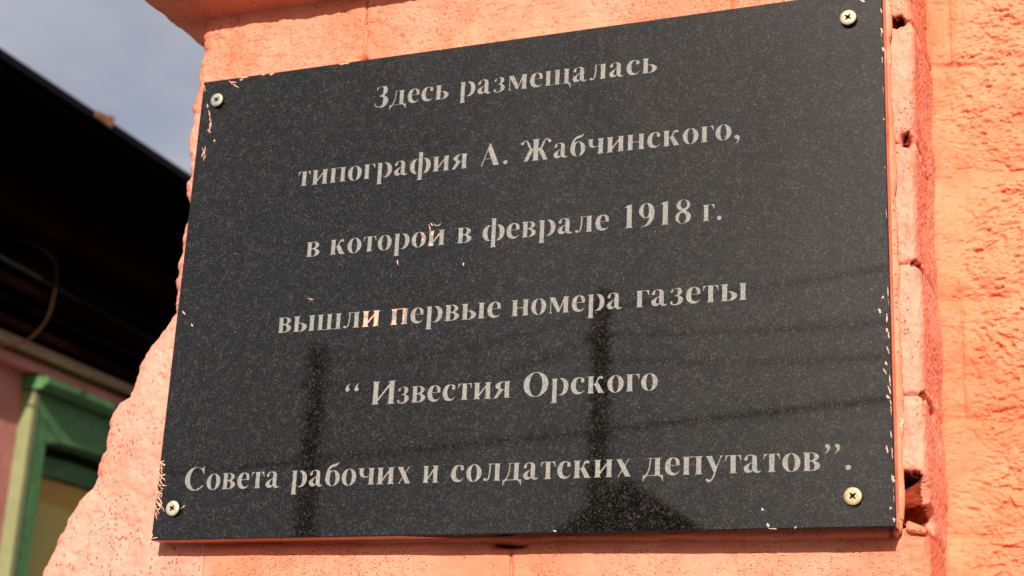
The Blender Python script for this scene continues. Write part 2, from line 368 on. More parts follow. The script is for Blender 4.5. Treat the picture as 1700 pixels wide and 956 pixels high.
# cavities where mortar is missing: centre along the corner (m), height, depth, half sizes, slope
CAV = [(-.009, .2968, .011, .0065, .0034, 0), (-.001, .2945, .004, .003, .003, 0), (-.003, .2213, .016, .0050, .0042, .25),
       (.014, .2185, .005, .004, .003, .2), (.026, .2175, .0045, .0045, .0022, .15), (.046, .2165, .003, .007, .002, 0), (.001, .1492, .006, .004, .0022, 0),
       (.017, .1475, .012, .010, .0028, .12), (.006, .0745, .007, .006, .0022, .1), (.030, .0730, .012, .013, .0032, .05),
       (-.018, .0175, .060, .0215, .0128, 0), (.010, .0095, .016, .015, .0062, .0)]
def pier_patch(name, a, c, z0, z1, mat, parent, ds=.001, skirt=True):
    """a: left limit, c: right limit. a < 0 is a depth on the left flank, c > 1 reaches the return; ('x', v) cuts at x = v"""
    Z = np.linspace(z0, z1, max(2, int(round((z1 - z0) / ds)) + 1)); L = xl(Z)
    cut = lambda k: (k[1] - L) / (XR - L) if isinstance(k, tuple) else np.full_like(Z, k)
    sa = cut(a) if isinstance(a, tuple) else np.zeros_like(Z); sb = cut(c) if isinstance(c, tuple) else np.ones_like(Z)
    n = max(2, int(float(np.mean((sb - sa) * (XR - L))) / ds)) + 1
    cols = [np.broadcast_to(np.linspace(0, 1, n)[None, :], (len(Z), n)) * (sb - sa)[:, None] + sa[:, None]]
    if not isinstance(a, tuple): k = max(3, int(-a / ds)); cols.insert(0, np.broadcast_to(np.linspace(a, 0, k, endpoint=False)[None, :], (len(Z), k)))
    if not isinstance(c, tuple): k = max(3, int((c - 1) / ds)); cols.append(np.broadcast_to(np.linspace(1, c, k + 1)[None, 1:], (len(Z), k)))
    SS = np.concatenate(cols, 1); ZZ = np.broadcast_to(Z[:, None], SS.shape).copy()
    P = pier_pos(SS, ZZ)
    if skirt:      # fold the rim back so that the piece has thickness
        d = .007; Q = np.pad(P, ((1, 1), (1, 1), (0, 0)), mode='edge')
        SE = np.concatenate([[SS[0, 0]], SS[0], [SS[0, -1]]])
        inx = np.where(SE < 0, d, np.where(SE > 1, -d, 0)); iny = np.where((SE < 0) | (SE > 1), 0, d)
        for k in (0, -1): Q[k, :, 0] += inx; Q[k, :, 1] += iny
        for k in (0, -1): Q[1:-1, k, 0] += inx[k]; Q[1:-1, k, 1] += iny[k]
        P = Q
    o = link(name, grid_mesh(name, P), mat, parent)
    H = pier_pos.h
    if H.min() < -.006:         # where mortar has dropped out, deep faces take a red darkened for shade
        o.data.materials.append(CAV_SHADE)
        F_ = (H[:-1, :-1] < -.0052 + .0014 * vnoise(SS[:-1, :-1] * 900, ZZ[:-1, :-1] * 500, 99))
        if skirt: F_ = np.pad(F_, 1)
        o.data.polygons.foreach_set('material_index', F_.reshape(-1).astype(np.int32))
    return o

pier = link('pier', box(.004, .43, .078, .38, -OZ, .95), PINK, bld)
# rough render coat wrapping the broken left edge
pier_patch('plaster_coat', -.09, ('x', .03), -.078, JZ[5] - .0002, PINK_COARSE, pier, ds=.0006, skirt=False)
# course above the plaque
for a, c in ((-.09, ('x', .1116)), (('x', .1118), ('x', .3609)), (('x', .3611), 1.078)):
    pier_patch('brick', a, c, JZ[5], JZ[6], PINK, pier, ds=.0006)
# right edge bricks seen beside the plaque
for i in (2, 3, 4):
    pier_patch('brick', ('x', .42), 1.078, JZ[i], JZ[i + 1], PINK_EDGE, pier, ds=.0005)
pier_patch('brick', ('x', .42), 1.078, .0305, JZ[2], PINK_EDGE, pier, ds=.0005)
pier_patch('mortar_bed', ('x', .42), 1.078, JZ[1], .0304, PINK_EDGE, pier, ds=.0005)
# course below
for a, c in ((('x', .0302), ('x', .2329)), (('x', .2331), 1.078)):
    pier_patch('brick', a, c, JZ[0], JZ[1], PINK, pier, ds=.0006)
# the rest of the pier down to the pavement, and up behind the cornice
pier_patch('lower_render', -.30, 1.078, -OZ + .002, JZ[0] - .001, PINK_COARSE, pier, ds=.008, skirt=False)
# a loose chip of brick in the cavity
bm = bmesh.new(); bmesh.ops.create_cube(bm, size=1)
for v in bm.verts:
    v.co.x *= .0105 * (1 + .15 * v.co.z); v.co.y *= .012; v.co.z *= .0036 * (1.2 - .5 * v.co.x / .0105)
bmesh.ops.bevel(bm, geom=bm.edges[:], offset=.0007, segments=2, affect='EDGES')
bmesh.ops.rotate(bm, verts=bm.verts, matrix=Matrix.Rotation(math.radians(18), 3, 'Y'))
bmesh.ops.translate(bm, verts=bm.verts, vec=(.4605, .023, .0022))
me = bpy.data.meshes.new('chip'); bm.to_mesh(me); bm.free()
link('brick_chip', me, PINK, pier)

# cornice corbelled out over the pier, wrapping the corner
def o_front(z): return .030 * sstep(.3655, .3735, z) + .034 * sstep(.384, .394, z) + .02 * sstep(.44, .45, z)
def o_left(z): return np.interp(z, [.350, .353, .357, .367, .378, .40, .43, .60], [0, .002, .006, .018, .033, .055, .075, .085])
def cornice_patch():
    S = np.concatenate([np.arange(-.30, 0, .0015), np.linspace(0, 1, 330), 1 + np.linspace(0, .078, 52)[1:]])
    Z = np.concatenate([np.linspace(.349, .46, 112), np.linspace(.46, .70, 25)[1:]])
    SS, ZZ = np.meshgrid(S, Z); ol = o_left(ZZ); of = o_front(ZZ)
    rough = .0022 * fbm(SS * 60, ZZ * 90, 101, 4)
    P = pier_pos(SS, ZZ, (ol + rough * sstep(.001, .006, ol) - .0025 * (1 - sstep(0, .002, ol)), of + rough * sstep(.001, .006, of) - .003 * (1 - sstep(0, .002, of))))
    # below its springing the cornice dives into the wall
    P[0, S <= 1, 1] += .02; P[0, S < 0, 0] += .012
    return link('cornice', grid_mesh('cornice', P), PINK, bld)
cornice_patch()
link('parapet', box(-.09, .47, -.06, .38, .70, .92, .004), PINK, bld)

# recessed wall to the right
YR = .0945
def wall_h(x, z):
    h = .0018 * fbm(x * 22, z * 22, 201, 3)
    blend = .35 + .65 * sstep(.480, .497, x + .006 * fbm(x * 0, z * 30, 203, 2))
    xs_, zs_ = x, z + .25 * x * 0
    tilt = zs_ + .18 * (xs_ - .5) * np.sin(zs_ * 60)
    h += blend * .0007 * fbm(xs_ * 80, zs_ * 100, 207, 3)
    h -= blend * .0015 * sstep(.05, .75, fbm(xs_ * 170, tilt * 260, 209, 3)) * (.5 + .5 * vnoise(xs_ * 40, zs_ * 40, 221))
    h -= blend * .0014 * sstep(.30, .80, vnoise(xs_ * 270 + tilt * 150, tilt * 420 - xs_ * 90, 210)) + blend * .0007 * sstep(.35, .8, vnoise(xs_ * 380 + tilt * 210, tilt * 620 - xs_ * 160, 212))
    h += blend * .00022 * fbm(xs_ * 500, zs_ * 700, 214, 2)
    h += (1 - blend) * .0003 * fbm(xs_ * 300, zs_ * 40, 216, 3)
    zj = z + .0016 * fbm(x * 30, z * 0 + 4.4, 211, 3)
    for j in RJ: h -= .0009 * np.exp(-((zj - j) / .0018) ** 2) + .0014 * np.exp(-((zj - j - .001) / .0065) ** 2)
    for (c, zc_, am, sx, sz) in ((.489, .2992, .0024, .014, .002), (.5225, .2265, .0022, .010, .0018), (.4905, .1795, .0028, .0035, .0011), (.500, .1500, .0022, .006, .0015), (.4815, .0255, .0022, .0035, .0012), (.4985, .0745, .002, .003, .002), (.505, .2985, .0018, .006, .0014), (.540, .152, .002, .012, .0015), (.50, .004, .0018, .009, .0014)):
        q = ((x - c) / sx) ** 2 + ((z - zc_ + .12 * (x - c) + .0006 * fbm(x * 400, z * 400, 213, 2)) / sz) ** 2
        h -= am * np.exp(-q ** 1.5)
    for (cx, cz, ln, ang_, ph) in CRK:
        u = (x - cx) * math.cos(ang_) + (z - cz) * math.sin(ang_); v_ = -(x - cx) * math.sin(ang_) + (z - cz) * math.cos(ang_)
        v_ = v_ - .0035 * fbm(u * 45 + ph, u * 0, 230, 3) - .0012 * fbm(u * 260, u * 0 + ph, 231, 2)
        h -= .0009 * np.exp(-(v_ / .00042) ** 2) * sstep(0, .006, u) * sstep(ln, ln - .006, u)
    for (xj, za, zb) in RV:
        h -= .0009 * np.exp(-((x - xj - .001 * fbm(z * 70, z * 0, 215, 2)) / .0014) ** 2) * (z > za) * (z < zb)
    h += .004 * np.exp(-np.clip(x - .4655, 0, 1) / .004)      # paint and mortar fill the inner corner
    return h
CRK = [(.500, .255, .05, .5, 1.3), (.530, .205, .045, 1.3, 4.1), (.548, .110, .06, -.6, 7.7), (.495, .045, .055, .35, 9.2), (.552, .300, .04, -1.2, 2.5)]
RJ = [-.065, .010, .0775, .1500, .2262, .3010, .376]
RV = [(.4790, .0775, .1500), (.593, .2262, .3010), (.479, .3010, .376), (.5560, .150, .2262), (.593, .0775, .150), (.532, .010, .0775), (.575, .3010, .376), (.600, -.065, .010)]
side = link('side_wall', box(.44, 6.0, YR + .0035, .5, -OZ, 2.2), ORANGE, bld)
def wall_patch(x0, x1, z0, z1, ds=.0005):
    X = np.linspace(x0, x1, max(3, int((x1 - x0) / ds))); Z = np.linspace(z0, z1, max(3, int((z1 - z0) / ds)))
    XX, ZZ = np.meshgrid(X, Z); P = np.stack([XX, YR - wall_h(XX, ZZ), ZZ], -1)
    Q = np.pad(P, ((1, 1), (1, 1), (0, 0)), mode='edge')
    for sl in ((0, slice(None)), (-1, slice(None)), (slice(1, -1), 0), (slice(1, -1), -1)): Q[sl][..., 1] += .006
    return link('brick', grid_mesh('brick', Q), ORANGE, side)
XE = .615
for i in range(len(RJ) - 1):
    cuts = [.4635] + [v[0] for v in RV if abs(v[1] - RJ[i]) < 1e-6 and v[0] < XE] + [XE]
    for a, b in zip(cuts[:-1], cuts[1:]): wall_patch(a, b, RJ[i], RJ[i + 1])

# ------------------------------------------------------------------ the plaque
PW, PH, PD = .45303, .31, .0115
plq = thing('granite_plaque', 'black speckled granite memorial plaque with engraved Cyrillic lettering screwed to the pink pier', 'plaque', (PW / 2, 0, 0))
GL = {'о':[500,[288,469,246,473,202,467,162,453,122,428,89,397,61,357,41,313,30,265,28,217,35,169,50,125,74,82,102,49,138,20,178,0,222,-11,266,-12,310,-4,350,13,385,37,417,69,441,105,459,149,469,193,472,241,466,288,451,333,430,373,400,409,366,437,330,457],[254,446,270,440,286,427,300,405,313,377,331,305,336,225,329,145,311,77,297,49,282,29,266,18,250,14,234,18,218,30,203,49,189,77,170,149,164,233,171,317,190,385,205,413,221,433,238,444]],'с':[444,[271,469,214,468,178,462,145,449,116,429,91,401,64,357,43,305,32,257,30,213,37,165,54,113,75,73,101,41,130,20,166,4,206,-5,242,-8,270,-6,298,2,329,17,354,35,371,53,420,125,418,133,410,136,342,73,322,65,294,62,266,67,230,85,205,105,190,129,178,165,172,205,170,237,173,277,181,317,194,361,211,393,230,417,250,432,266,434,286,426,306,409,315,397,303,361,304,337,316,317,334,305,354,302,374,307,392,321,401,341,398,397,393,413,382,430,366,443,338,455]],'е':[444,[254,469,210,470,166,462,134,449,102,425,77,393,53,345,37,293,30,241,32,197,43,145,62,97,88,57,114,33,150,13,190,-1,238,-8,262,-7,290,-1,315,9,342,26,372,53,420,121,418,127,410,130,342,75,322,67,294,64,266,69,231,85,202,107,186,128,170,185,167,245,362,244,406,246,408,249,404,361,398,385,386,409,366,430,334,449,294,463],[250,438,262,432,277,417,306,369,311,349,318,277,314,274,170,274,169,289,177,333,197,389,222,425,238,436]],'а':[500,[274,469,234,473,194,471,158,465,126,455,106,444,90,430,54,377,46,353,54,327,74,310,98,306,118,314,132,329,138,349,138,406,145,417,162,431,186,440,206,438,238,419,250,405,252,397,246,285,190,262,134,233,98,212,70,190,52,169,40,145,35,117,37,89,50,59,69,33,94,14,122,2,158,-1,198,7,234,24,266,52,294,18,330,-5,362,-13,394,-9,422,1,438,11,476,49,478,57,470,63,414,50,386,57,376,69,370,89,366,125,370,309,361,389,350,419,332,441,306,459],[242,249,244,245,243,141,250,93,248,89,226,80,202,80,180,89,167,101,158,121,161,141,173,177,191,209,210,228]],'р':[556,[359,469,318,473,278,466,238,449,202,421,198,473,34,472,33,457,66,436,75,409,75,-143,67,-167,34,-190,34,-204,242,-203,242,-190,208,-167,200,-147,200,37,242,9,278,-6,318,-13,362,-9,402,6,438,29,470,62,497,105,516,157,525,217,522,273,508,329,482,381,448,421,406,452],[278,442,302,434,322,421,340,401,357,373,371,341,381,305,386,265,388,225,385,185,377,145,366,109,352,81,334,55,314,37,294,26,270,22,250,25,230,35,210,52,200,65,200,397,211,413,234,432,254,440]],'б':[500,[434,693,430,697,422,693,402,661,386,649,238,613,202,599,174,582,142,556,114,524,92,489,72,445,49,369,38,293,29,253,26,209,32,165,50,113,82,65,125,25,174,0,214,-11,258,-14,302,-8,342,6,378,27,412,57,439,93,459,133,468,165,473,201,473,237,468,269,459,301,444,333,426,362,402,389,378,409,350,426,318,439,286,447,254,450,222,448,186,440,150,425,148,429,158,453,174,475,214,510,242,524,334,545,358,557,378,573,399,597,419,633],[270,414,286,404,299,389,313,365,325,337,339,269,343,193,334,121,315,61,301,37,286,20,270,10,254,7,238,11,219,25,204,45,190,73,172,145,167,229,178,309,188,345,201,373,217,397,234,411,250,417]],'в':[480,[280,469,238,473,30,473,28,457,62,435,70,409,70,61,61,37,30,17,30,0,250,0,310,7,354,21,390,39,418,61,439,89,447,109,450,133,445,157,434,180,418,199,395,217,333,249,378,275,408,309,420,345,419,365,413,385,394,414,362,440,322,459],[234,446,266,434,289,413,304,381,307,349,298,317,278,291,250,274,218,270,195,277,195,437,210,444],[250,226,280,209,302,181,314,145,313,109,299,73,274,46,242,32,210,31,195,37,195,221,206,228]],'г':[410,[385,469,382,473,30,473,28,457,62,435,70,409,70,61,61,37,30,17,30,0,242,1,240,17,209,37,200,61,200,441,206,444,302,444,346,398,371,321,374,318,390,318,392,321]],'д':[556,[225,473,214,476,206,473,154,473,150,469,152,445,194,445,198,441,190,353,170,217,148,145,86,35,82,32,22,32,18,29,18,-139,36,-139,63,-59,122,0,430,0,499,-59,527,-139,544,-139,545,29,542,32,460,33,460,441,466,445,503,445,505,469,502,473],[330,443,330,33,138,32,135,33,137,37,183,125,202,185,224,341,230,441,234,445]],'з':[418,[257,473,222,475,182,471,110,452,78,431,45,385,43,365,50,350,66,338,82,336,98,342,109,353,114,369,115,413,126,424,146,436,174,444,194,443,222,426,237,405,230,297,214,286,154,261,147,249,154,239,226,221,244,209,246,193,240,73,221,53,190,35,166,29,138,31,110,40,96,49,100,85,90,106,74,115,53,113,36,97,32,85,33,73,42,41,50,25,62,13,82,3,126,-9,170,-14,222,-10,266,0,298,15,334,41,358,69,372,97,377,121,378,145,372,169,363,189,348,209,330,226,306,241,277,253,278,257,318,285,340,317,349,357,344,397,330,429,310,452,286,466]],'и':[585,[557,469,554,473,346,473,343,457,378,433,385,413,385,401,202,171,200,413,210,436,242,457,242,471,30,473,28,457,62,435,70,413,70,61,61,37,30,17,28,1,242,1,240,17,207,41,200,61,200,77,382,307,385,301,385,61,376,37,345,17,344,1,556,1,555,17,524,37,515,61,515,409,522,433,557,457]],'й':[585,[416,677,414,680,386,680,366,657,346,642,322,632,294,628,266,631,238,642,218,657,202,679,174,680,168,677,173,653,182,635,209,601,250,579,294,572,338,580,378,604,404,637],[557,469,554,473,346,473,343,457,378,433,385,413,385,401,202,171,200,413,210,436,242,457,242,471,30,473,28,457,62,435,70,413,70,61,61,37,30,17,28,1,242,1,240,17,207,41,200,61,200,77,382,307,385,301,385,61,376,37,345,17,344,1,556,1,555,17,524,37,515,61,515,409,522,433,557,457]],'к':[560,[242,469,238,473,34,473,28,469,30,456,63,433,70,409,70,61,61,37,30,17,28,1,242,1,240,17,209,37,200,61,200,221,202,226,234,230,350,1,558,0,560,5,558,16,510,18,472,57,338,295,334,299,314,291,312,293,374,399,422,375,442,376,459,385,469,397,474,413,472,429,467,441,458,452,446,459,402,466,374,466,350,456,327,429,299,365,256,285,238,269,202,257,200,413,210,436,242,457]],'л':[565,[527,469,522,473,154,473,150,469,150,445,190,443,192,437,184,261,174,169,163,113,146,69,126,42,108,77,94,90,70,96,46,87,34,73,28,57,31,37,40,21,54,12,90,-1,118,-4,150,13,178,41,193,65,203,93,219,173,228,273,232,441,354,443,355,61,346,37,315,17,313,1,526,0,526,16,494,37,485,61,485,409,492,433,526,456]],'м':[680,[647,469,642,473,478,473,475,469,475,433,366,145,214,473,50,473,48,457,81,433,88,413,88,61,79,37,50,17,48,1,158,1,156,17,127,37,118,61,118,349,122,357,302,20,351,21,474,296,475,61,466,37,435,17,433,1,646,0,646,16,614,37,605,61,605,409,612,433,646,456]],'н':[585,[557,469,554,473,346,473,343,457,378,433,385,413,385,257,382,254,206,254,200,257,200,413,210,436,242,457,242,471,30,473,28,457,62,435,70,413,70,61,61,37,30,17,28,1,242,1,240,17,209,37,200,61,202,218,384,217,385,61,376,37,345,17,343,5,346,0,556,1,555,17,524,37,515,61,515,409,522,433,557,457]],'п':[585,[557,469,550,473,30,473,28,457,62,435,70,413,70,61,61,37,30,17,28,1,242,1,240,17,209,37,200,61,202,443,385,441,385,61,376,37,345,17,344,1,556,1,555,17,524,37,515,61,515,409,522,433,557,457]],'т':[455,[420,469,414,473,42,473,22,321,26,318,42,319,70,399,114,445,162,445,165,441,165,61,156,37,125,17,123,5,126,0,336,1,335,17,304,37,295,61,295,441,298,445,346,445,390,400,418,319,434,318,438,321]],'у':[500,[483,469,478,473,378,472,377,457,406,436,407,429,310,197,206,445,220,457,218,473,34,473,30,469,30,457,62,435,70,414,78,411,249,29,232,-15,206,-69,183,-103,162,-123,142,-134,106,-105,86,-98,66,-101,52,-111,42,-127,40,-143,46,-161,58,-175,110,-199,126,-203,146,-202,166,-194,190,-179,226,-139,246,-103,269,-47,345,189,427,405,434,413,446,415,454,435,483,457]],'ф':[700,[412,661,406,665,250,665,248,649,282,627,290,605,290,454,250,469,210,473,170,466,130,447,94,417,66,381,45,337,30,285,25,217,35,153,58,93,94,43,138,8,186,-10,210,-13,238,-11,290,5,289,-147,282,-167,248,-191,250,-205,454,-203,454,-190,420,-167,412,-147,413,5,454,-9,494,-13,534,-6,574,14,610,44,637,81,658,125,672,173,677,241,668,305,645,365,610,416,566,451,518,470,470,472,442,466,414,455,412,457],[446,442,462,436,479,421,493,401,506,373,525,301,530,221,522,141,501,73,486,47,470,30,454,20,438,18,424,21,412,29,412,429,426,439],[266,442,282,437,290,429,290,29,278,21,262,18,246,22,228,33,212,53,198,81,179,149,172,233,180,317,201,385,214,409,231,429,250,440]],'х':[500,[470,469,466,473,322,473,322,455,369,453,282,315,206,453,242,455,245,461,245,469,242,473,26,473,22,469,22,457,26,455,58,455,62,452,203,189,97,21,94,18,26,18,26,1,174,0,174,18,142,18,137,21,222,154,293,21,290,18,256,17,255,5,258,0,479,1,478,18,442,18,438,21,301,277,409,453,466,455,470,457]],'ч':[555,[527,469,522,473,314,472,313,457,346,436,355,413,355,261,350,258,250,245,225,249,206,265,191,293,180,345,180,413,190,436,222,457,222,471,22,473,18,469,18,457,53,433,60,413,60,333,63,321,92,253,106,235,122,221,166,200,214,195,262,202,354,228,355,61,346,37,315,17,314,1,527,1,526,16,494,37,485,61,485,413,494,435,527,457]],'ш':[806,[772,469,766,473,582,473,578,469,578,457,606,435,614,413,614,32,470,30,464,33,464,413,474,436,500,457,500,469,494,473,310,473,306,469,306,457,334,435,342,413,342,32,198,30,192,33,192,413,202,436,228,457,228,469,222,473,38,473,34,469,34,457,62,435,70,413,70,61,61,37,36,17,34,1,770,0,770,17,745,37,736,61,736,409,743,433,772,457]],'щ':[820,[772,469,766,473,582,473,578,469,578,457,606,435,614,413,614,32,470,30,464,33,464,413,474,436,500,457,500,469,494,473,310,473,306,469,306,457,334,435,342,413,342,32,198,30,192,33,192,413,202,436,228,457,228,469,222,473,38,473,34,469,34,457,62,435,70,413,70,61,61,37,36,17,34,1,698,0,762,-60,786,-139,806,-139,806,29,754,30,745,37,736,61,736,413,746,436,772,457]],'ь':[490,[242,469,238,473,34,473,28,469,30,456,63,433,70,409,70,61,61,37,30,17,30,0,198,0,250,-3,318,5,362,19,402,40,431,65,452,97,460,133,454,168,434,201,402,229,362,251,314,266,266,272,200,273,200,413,210,436,242,457],[246,238,278,222,302,193,315,157,316,117,302,77,279,49,250,33,214,30,202,32,200,37,200,233,202,238,214,240]],'ы':[740,[710,469,706,473,502,473,498,469,498,457,533,433,540,409,540,61,531,37,500,17,498,1,710,1,708,17,677,37,668,61,668,413,678,436,710,457],[242,469,238,473,34,473,28,469,30,456,63,433,70,409,70,61,61,37,30,17,30,0,198,0,250,-3,318,5,362,19,402,40,431,65,452,97,460,133,454,168,434,201,402,229,362,251,314,266,266,272,200,273,200,413,210,436,242,457],[246,238,278,222,302,193,315,157,316,117,302,77,279,49,250,33,214,30,202,32,200,37,200,233,202,238,214,240]],'я':[540,[517,469,514,473,302,473,250,469,210,461,170,447,134,429,108,409,90,388,79,365,75,341,80,317,93,293,114,272,142,252,173,237,52,33,48,29,10,16,8,1,141,1,166,31,290,210,294,213,342,214,345,209,346,1,516,1,515,17,484,37,475,61,475,409,482,433,517,457],[342,442,345,437,345,249,342,246,298,246,262,262,234,289,219,325,219,361,234,397,262,424,302,441]],'А':[722,[371,689,330,688,318,637,86,24,82,20,14,20,10,17,10,1,210,1,210,17,206,20,131,21,196,201,202,205,398,205,401,201,469,21,402,20,402,0,704,1,705,17,702,20,644,21],[298,484,300,469,383,249,385,245,382,243,218,243,211,245]],'Ж':[1000,[625,665,622,668,378,668,375,665,375,653,417,629,424,609,425,393,422,388,382,395,366,402,354,413,338,445,314,521,285,581,260,621,234,645,214,653,194,655,142,646,106,629,62,604,50,593,43,581,38,565,43,537,54,523,66,514,94,508,114,514,132,529,162,606,174,611,186,611,206,603,215,585,237,517,271,441,295,397,317,369,300,349,170,70,131,21,18,16,15,13,16,1,266,1,422,313,425,305,425,61,416,37,378,17,376,1,624,1,622,17,584,37,575,61,575,305,578,315,735,1,984,1,985,13,982,16,869,21,830,71,702,346,683,369,705,397,724,429,763,517,786,589,798,605,818,612,839,605,866,533,882,516,902,509,930,512,952,529,962,557,955,585,938,604,862,645,806,655,786,652,767,645,740,621,715,581,686,521,662,445,646,413,634,402,618,394,578,388,575,393,575,609,583,629,625,653]],'З':[530,[336,681,278,685,214,678,166,661,138,637,132,657,126,663,114,662,106,653,100,557,106,547,114,543,126,544,132,549,136,557,135,581,162,609,210,641,238,652,258,652,286,636,307,613,316,589,310,473,300,437,278,416,198,370,186,357,187,349,194,343,294,318,310,311,318,301,323,261,318,161,309,105,299,77,274,52,234,31,206,25,174,31,122,59,102,76,71,117,67,177,58,182,46,173,48,109,54,55,62,50,70,54,89,29,111,13,142,0,174,-10,218,-18,286,-22,330,-18,370,-5,406,18,446,57,474,100,491,145,496,177,494,209,485,245,469,277,446,310,414,341,386,359,352,373,410,415,429,437,444,461,453,485,458,513,457,541,451,569,432,613,406,647,374,669]],'И':[790,[765,665,762,668,506,667,506,652,552,629,560,609,558,589,234,188,230,193,230,605,238,629,282,650,285,653,285,665,282,668,26,667,26,652,72,629,80,605,80,61,70,37,26,15,26,1,284,1,285,13,282,17,238,39,230,61,230,77,558,484,560,477,560,61,550,37,508,17,505,1,764,1,765,13,762,17,719,37,710,61,710,605,718,629,762,650,765,653]],'О':[778,[423,677,354,677,286,664,222,637,166,600,115,549,78,493,51,429,39,365,39,297,52,229,79,165,118,109,166,62,222,25,286,-2,354,-15,422,-16,490,-2,554,23,612,61,660,109,699,165,726,229,739,297,739,365,725,433,698,497,660,553,611,601,554,639,490,664],[414,646,446,633,478,608,506,573,530,529,548,481,561,425,568,365,568,305,562,245,550,189,532,137,510,95,482,58,452,33,419,17,386,13,350,21,315,41,283,73,256,117,234,169,218,229,210,293,210,357,216,421,230,481,252,537,278,581,310,616,342,638,378,648]],'С':[722,[639,689,610,688,598,634,582,645,574,646,566,643,558,635,490,663,422,677,354,678,286,665,230,643,182,615,136,577,99,533,64,473,42,409,33,345,37,277,55,209,85,149,126,96,178,50,238,15,302,-7,370,-17,438,-13,490,-3,567,33,622,73,669,125,671,129,658,133,675,161,675,169,670,173,661,169,630,130,602,130,598,156,577,117,550,81,462,59,448,41,446,20,406,18,366,27,334,44,306,66,280,93,256,129,236,169,221,213,211,261,206,309,206,365,213,421,228,477,248,525,274,568,303,601,338,629,374,646,406,652,442,651,478,641,510,624,549,589,582,545,590,546,622,457,642,455,645,457,642,573,652,589,642,605]],'1':[500,[330,685,306,688,246,668,194,668,190,665,190,649,186,647,80,609,82,591,170,600,190,565,190,61,180,37,122,16,122,0,399,1,398,17,340,37,330,61]],'8':[500,[283,685,254,688,222,686,190,679,162,668,136,653,114,635,94,613,79,589,67,557,62,525,65,489,74,457,90,429,114,401,142,379,177,361,118,329,78,293,49,245,40,217,35,189,37,149,48,113,66,79,90,50,120,25,154,6,194,-7,234,-13,278,-12,318,-4,358,12,391,33,421,61,443,93,458,129,465,165,464,197,458,225,448,253,431,281,411,305,388,325,323,361,354,376,382,397,402,418,420,445,431,473,437,505,437,537,429,569,409,609,374,646,330,672],[278,662,310,647,334,617,350,577,353,533,344,493,324,457,294,433,262,427,242,431,226,439,198,469,181,509,177,557,188,601,210,637,226,651,242,659,258,663],[250,290,270,282,286,270,313,233,329,185,331,133,320,85,297,45,280,29,262,18,246,13,226,12,206,17,186,28,156,61,144,85,136,113,133,169,146,223,157,245,173,265,190,279,210,288,230,292]],'9':[500,[278,681,242,685,202,681,166,671,132,653,102,630,75,601,54,567,38,529,28,469,34,405,44,373,58,345,93,297,140,261,194,240,250,235,282,239,314,249,317,245,299,193,277,145,255,109,230,79,194,47,158,25,130,17,66,7,58,-3,60,-11,66,-15,138,-16,174,-12,258,11,310,37,350,71,390,120,424,177,448,237,460,309,462,441,436,545,411,593,374,635,330,664],[238,654,253,645,266,633,290,585,304,521,308,449,299,377,280,321,269,301,254,285,242,278,226,275,210,280,194,293,180,313,169,337,153,401,148,477,156,549,176,609,190,632,206,647,222,654]],'.':[250,[134,133,106,131,82,119,62,97,53,69,56,41,68,17,90,-1,118,-10,146,-7,170,6,187,25,196,53,194,81,182,105,162,124]],',':[250,[127,129,102,128,78,117,60,97,51,73,52,45,67,17,90,0,130,-9,133,-23,131,-47,123,-67,68,-147,69,-155,74,-158,82,-155,134,-109,163,-79,185,-43,198,1,199,41,178,95,157,117]],'“':[500,[385,661,375,661,306,610,285,581,270,548,259,509,258,461,270,433,294,416,318,412,338,417,356,429,369,449,373,465,371,485,364,501,341,529,339,561,348,593,388,653],[155,661,146,662,78,612,57,585,39,545,29,509,28,457,42,432,66,415,90,412,110,417,126,429,139,449,143,465,141,485,134,502,111,529,109,561,118,593,158,653]],'”':[500,[357,665,334,668,314,662,297,649,285,629,282,605,287,585,302,567,331,545,334,529,331,509,323,489,274,425,272,417,278,412,286,414,327,441,366,472,389,501,405,537,410,557,410,577,395,629,382,650],[127,665,106,668,82,661,64,645,54,625,53,601,60,581,73,565,102,545,104,529,101,509,93,489,42,421,46,413,50,412,108,449,137,473,161,505,175,537,180,557,180,577,165,629,150,652]]}
EM = 21.7
LINES = [(274.8, [('Здесь', 131.3, 183.3), ('размещалась', 190.6, 319.5)]),
         (226.0, [('типография', 80.3, 199.1), ('А.', 206.5, 225.9), ('Жабчинского,', 233.5, 370.1)]),
         (177.1, [('в', 91.1, 100.8), ('которой', 108.0, 187.1), ('в', 195.0, 204.7), ('феврале', 211.8, 292.3), ('1918', 300.6, 341.7), ('г.', 348.5, 359.7)]),
         (128.3, [('вышли', 75.8, 146.7), ('первые', 154.0, 226.5), ('номера', 233.0, 301.8), ('газеты', 309.6, 374.6)]),
         (79.1, [('“', 127.0, 136.6), ('Известия', 144.9, 235.1), ('Орского', 243.0, 323.8)]),
         (30.6, [('Совета', 19.9, 87.5), ('рабочих', 95.1, 175.3), ('и', 182.3, 192.5), ('солдатских', 200.4, 309.9), ('депутатов', 316.2, 414.3), ('”', 416.6, 425.0), ('.', 427.4, 430.6)])]
def word_contours(text, x0, x1, base):
    pen = 0; cs = []
    for ch in text:
        for c in GL[ch][1:]: cs.append([(c[k] + pen, c[k + 1]) for k in range(0, len(c), 2)])
        pen += GL[ch][0]
    lo = min(p[0] for c in cs for p in c); hi = max(p[0] for c in cs for p in c)
    k = (x1 - x0) / (hi - lo)
    if len(text) == 1: ky = min(EM / 1000, k * 1.15)
    else: ky = EM / 1000
    return [[((x0 + (p[0] - lo) * k) / 1000, (base + p[1] * ky) / 1000) for p in c] for c in cs], k * 1000
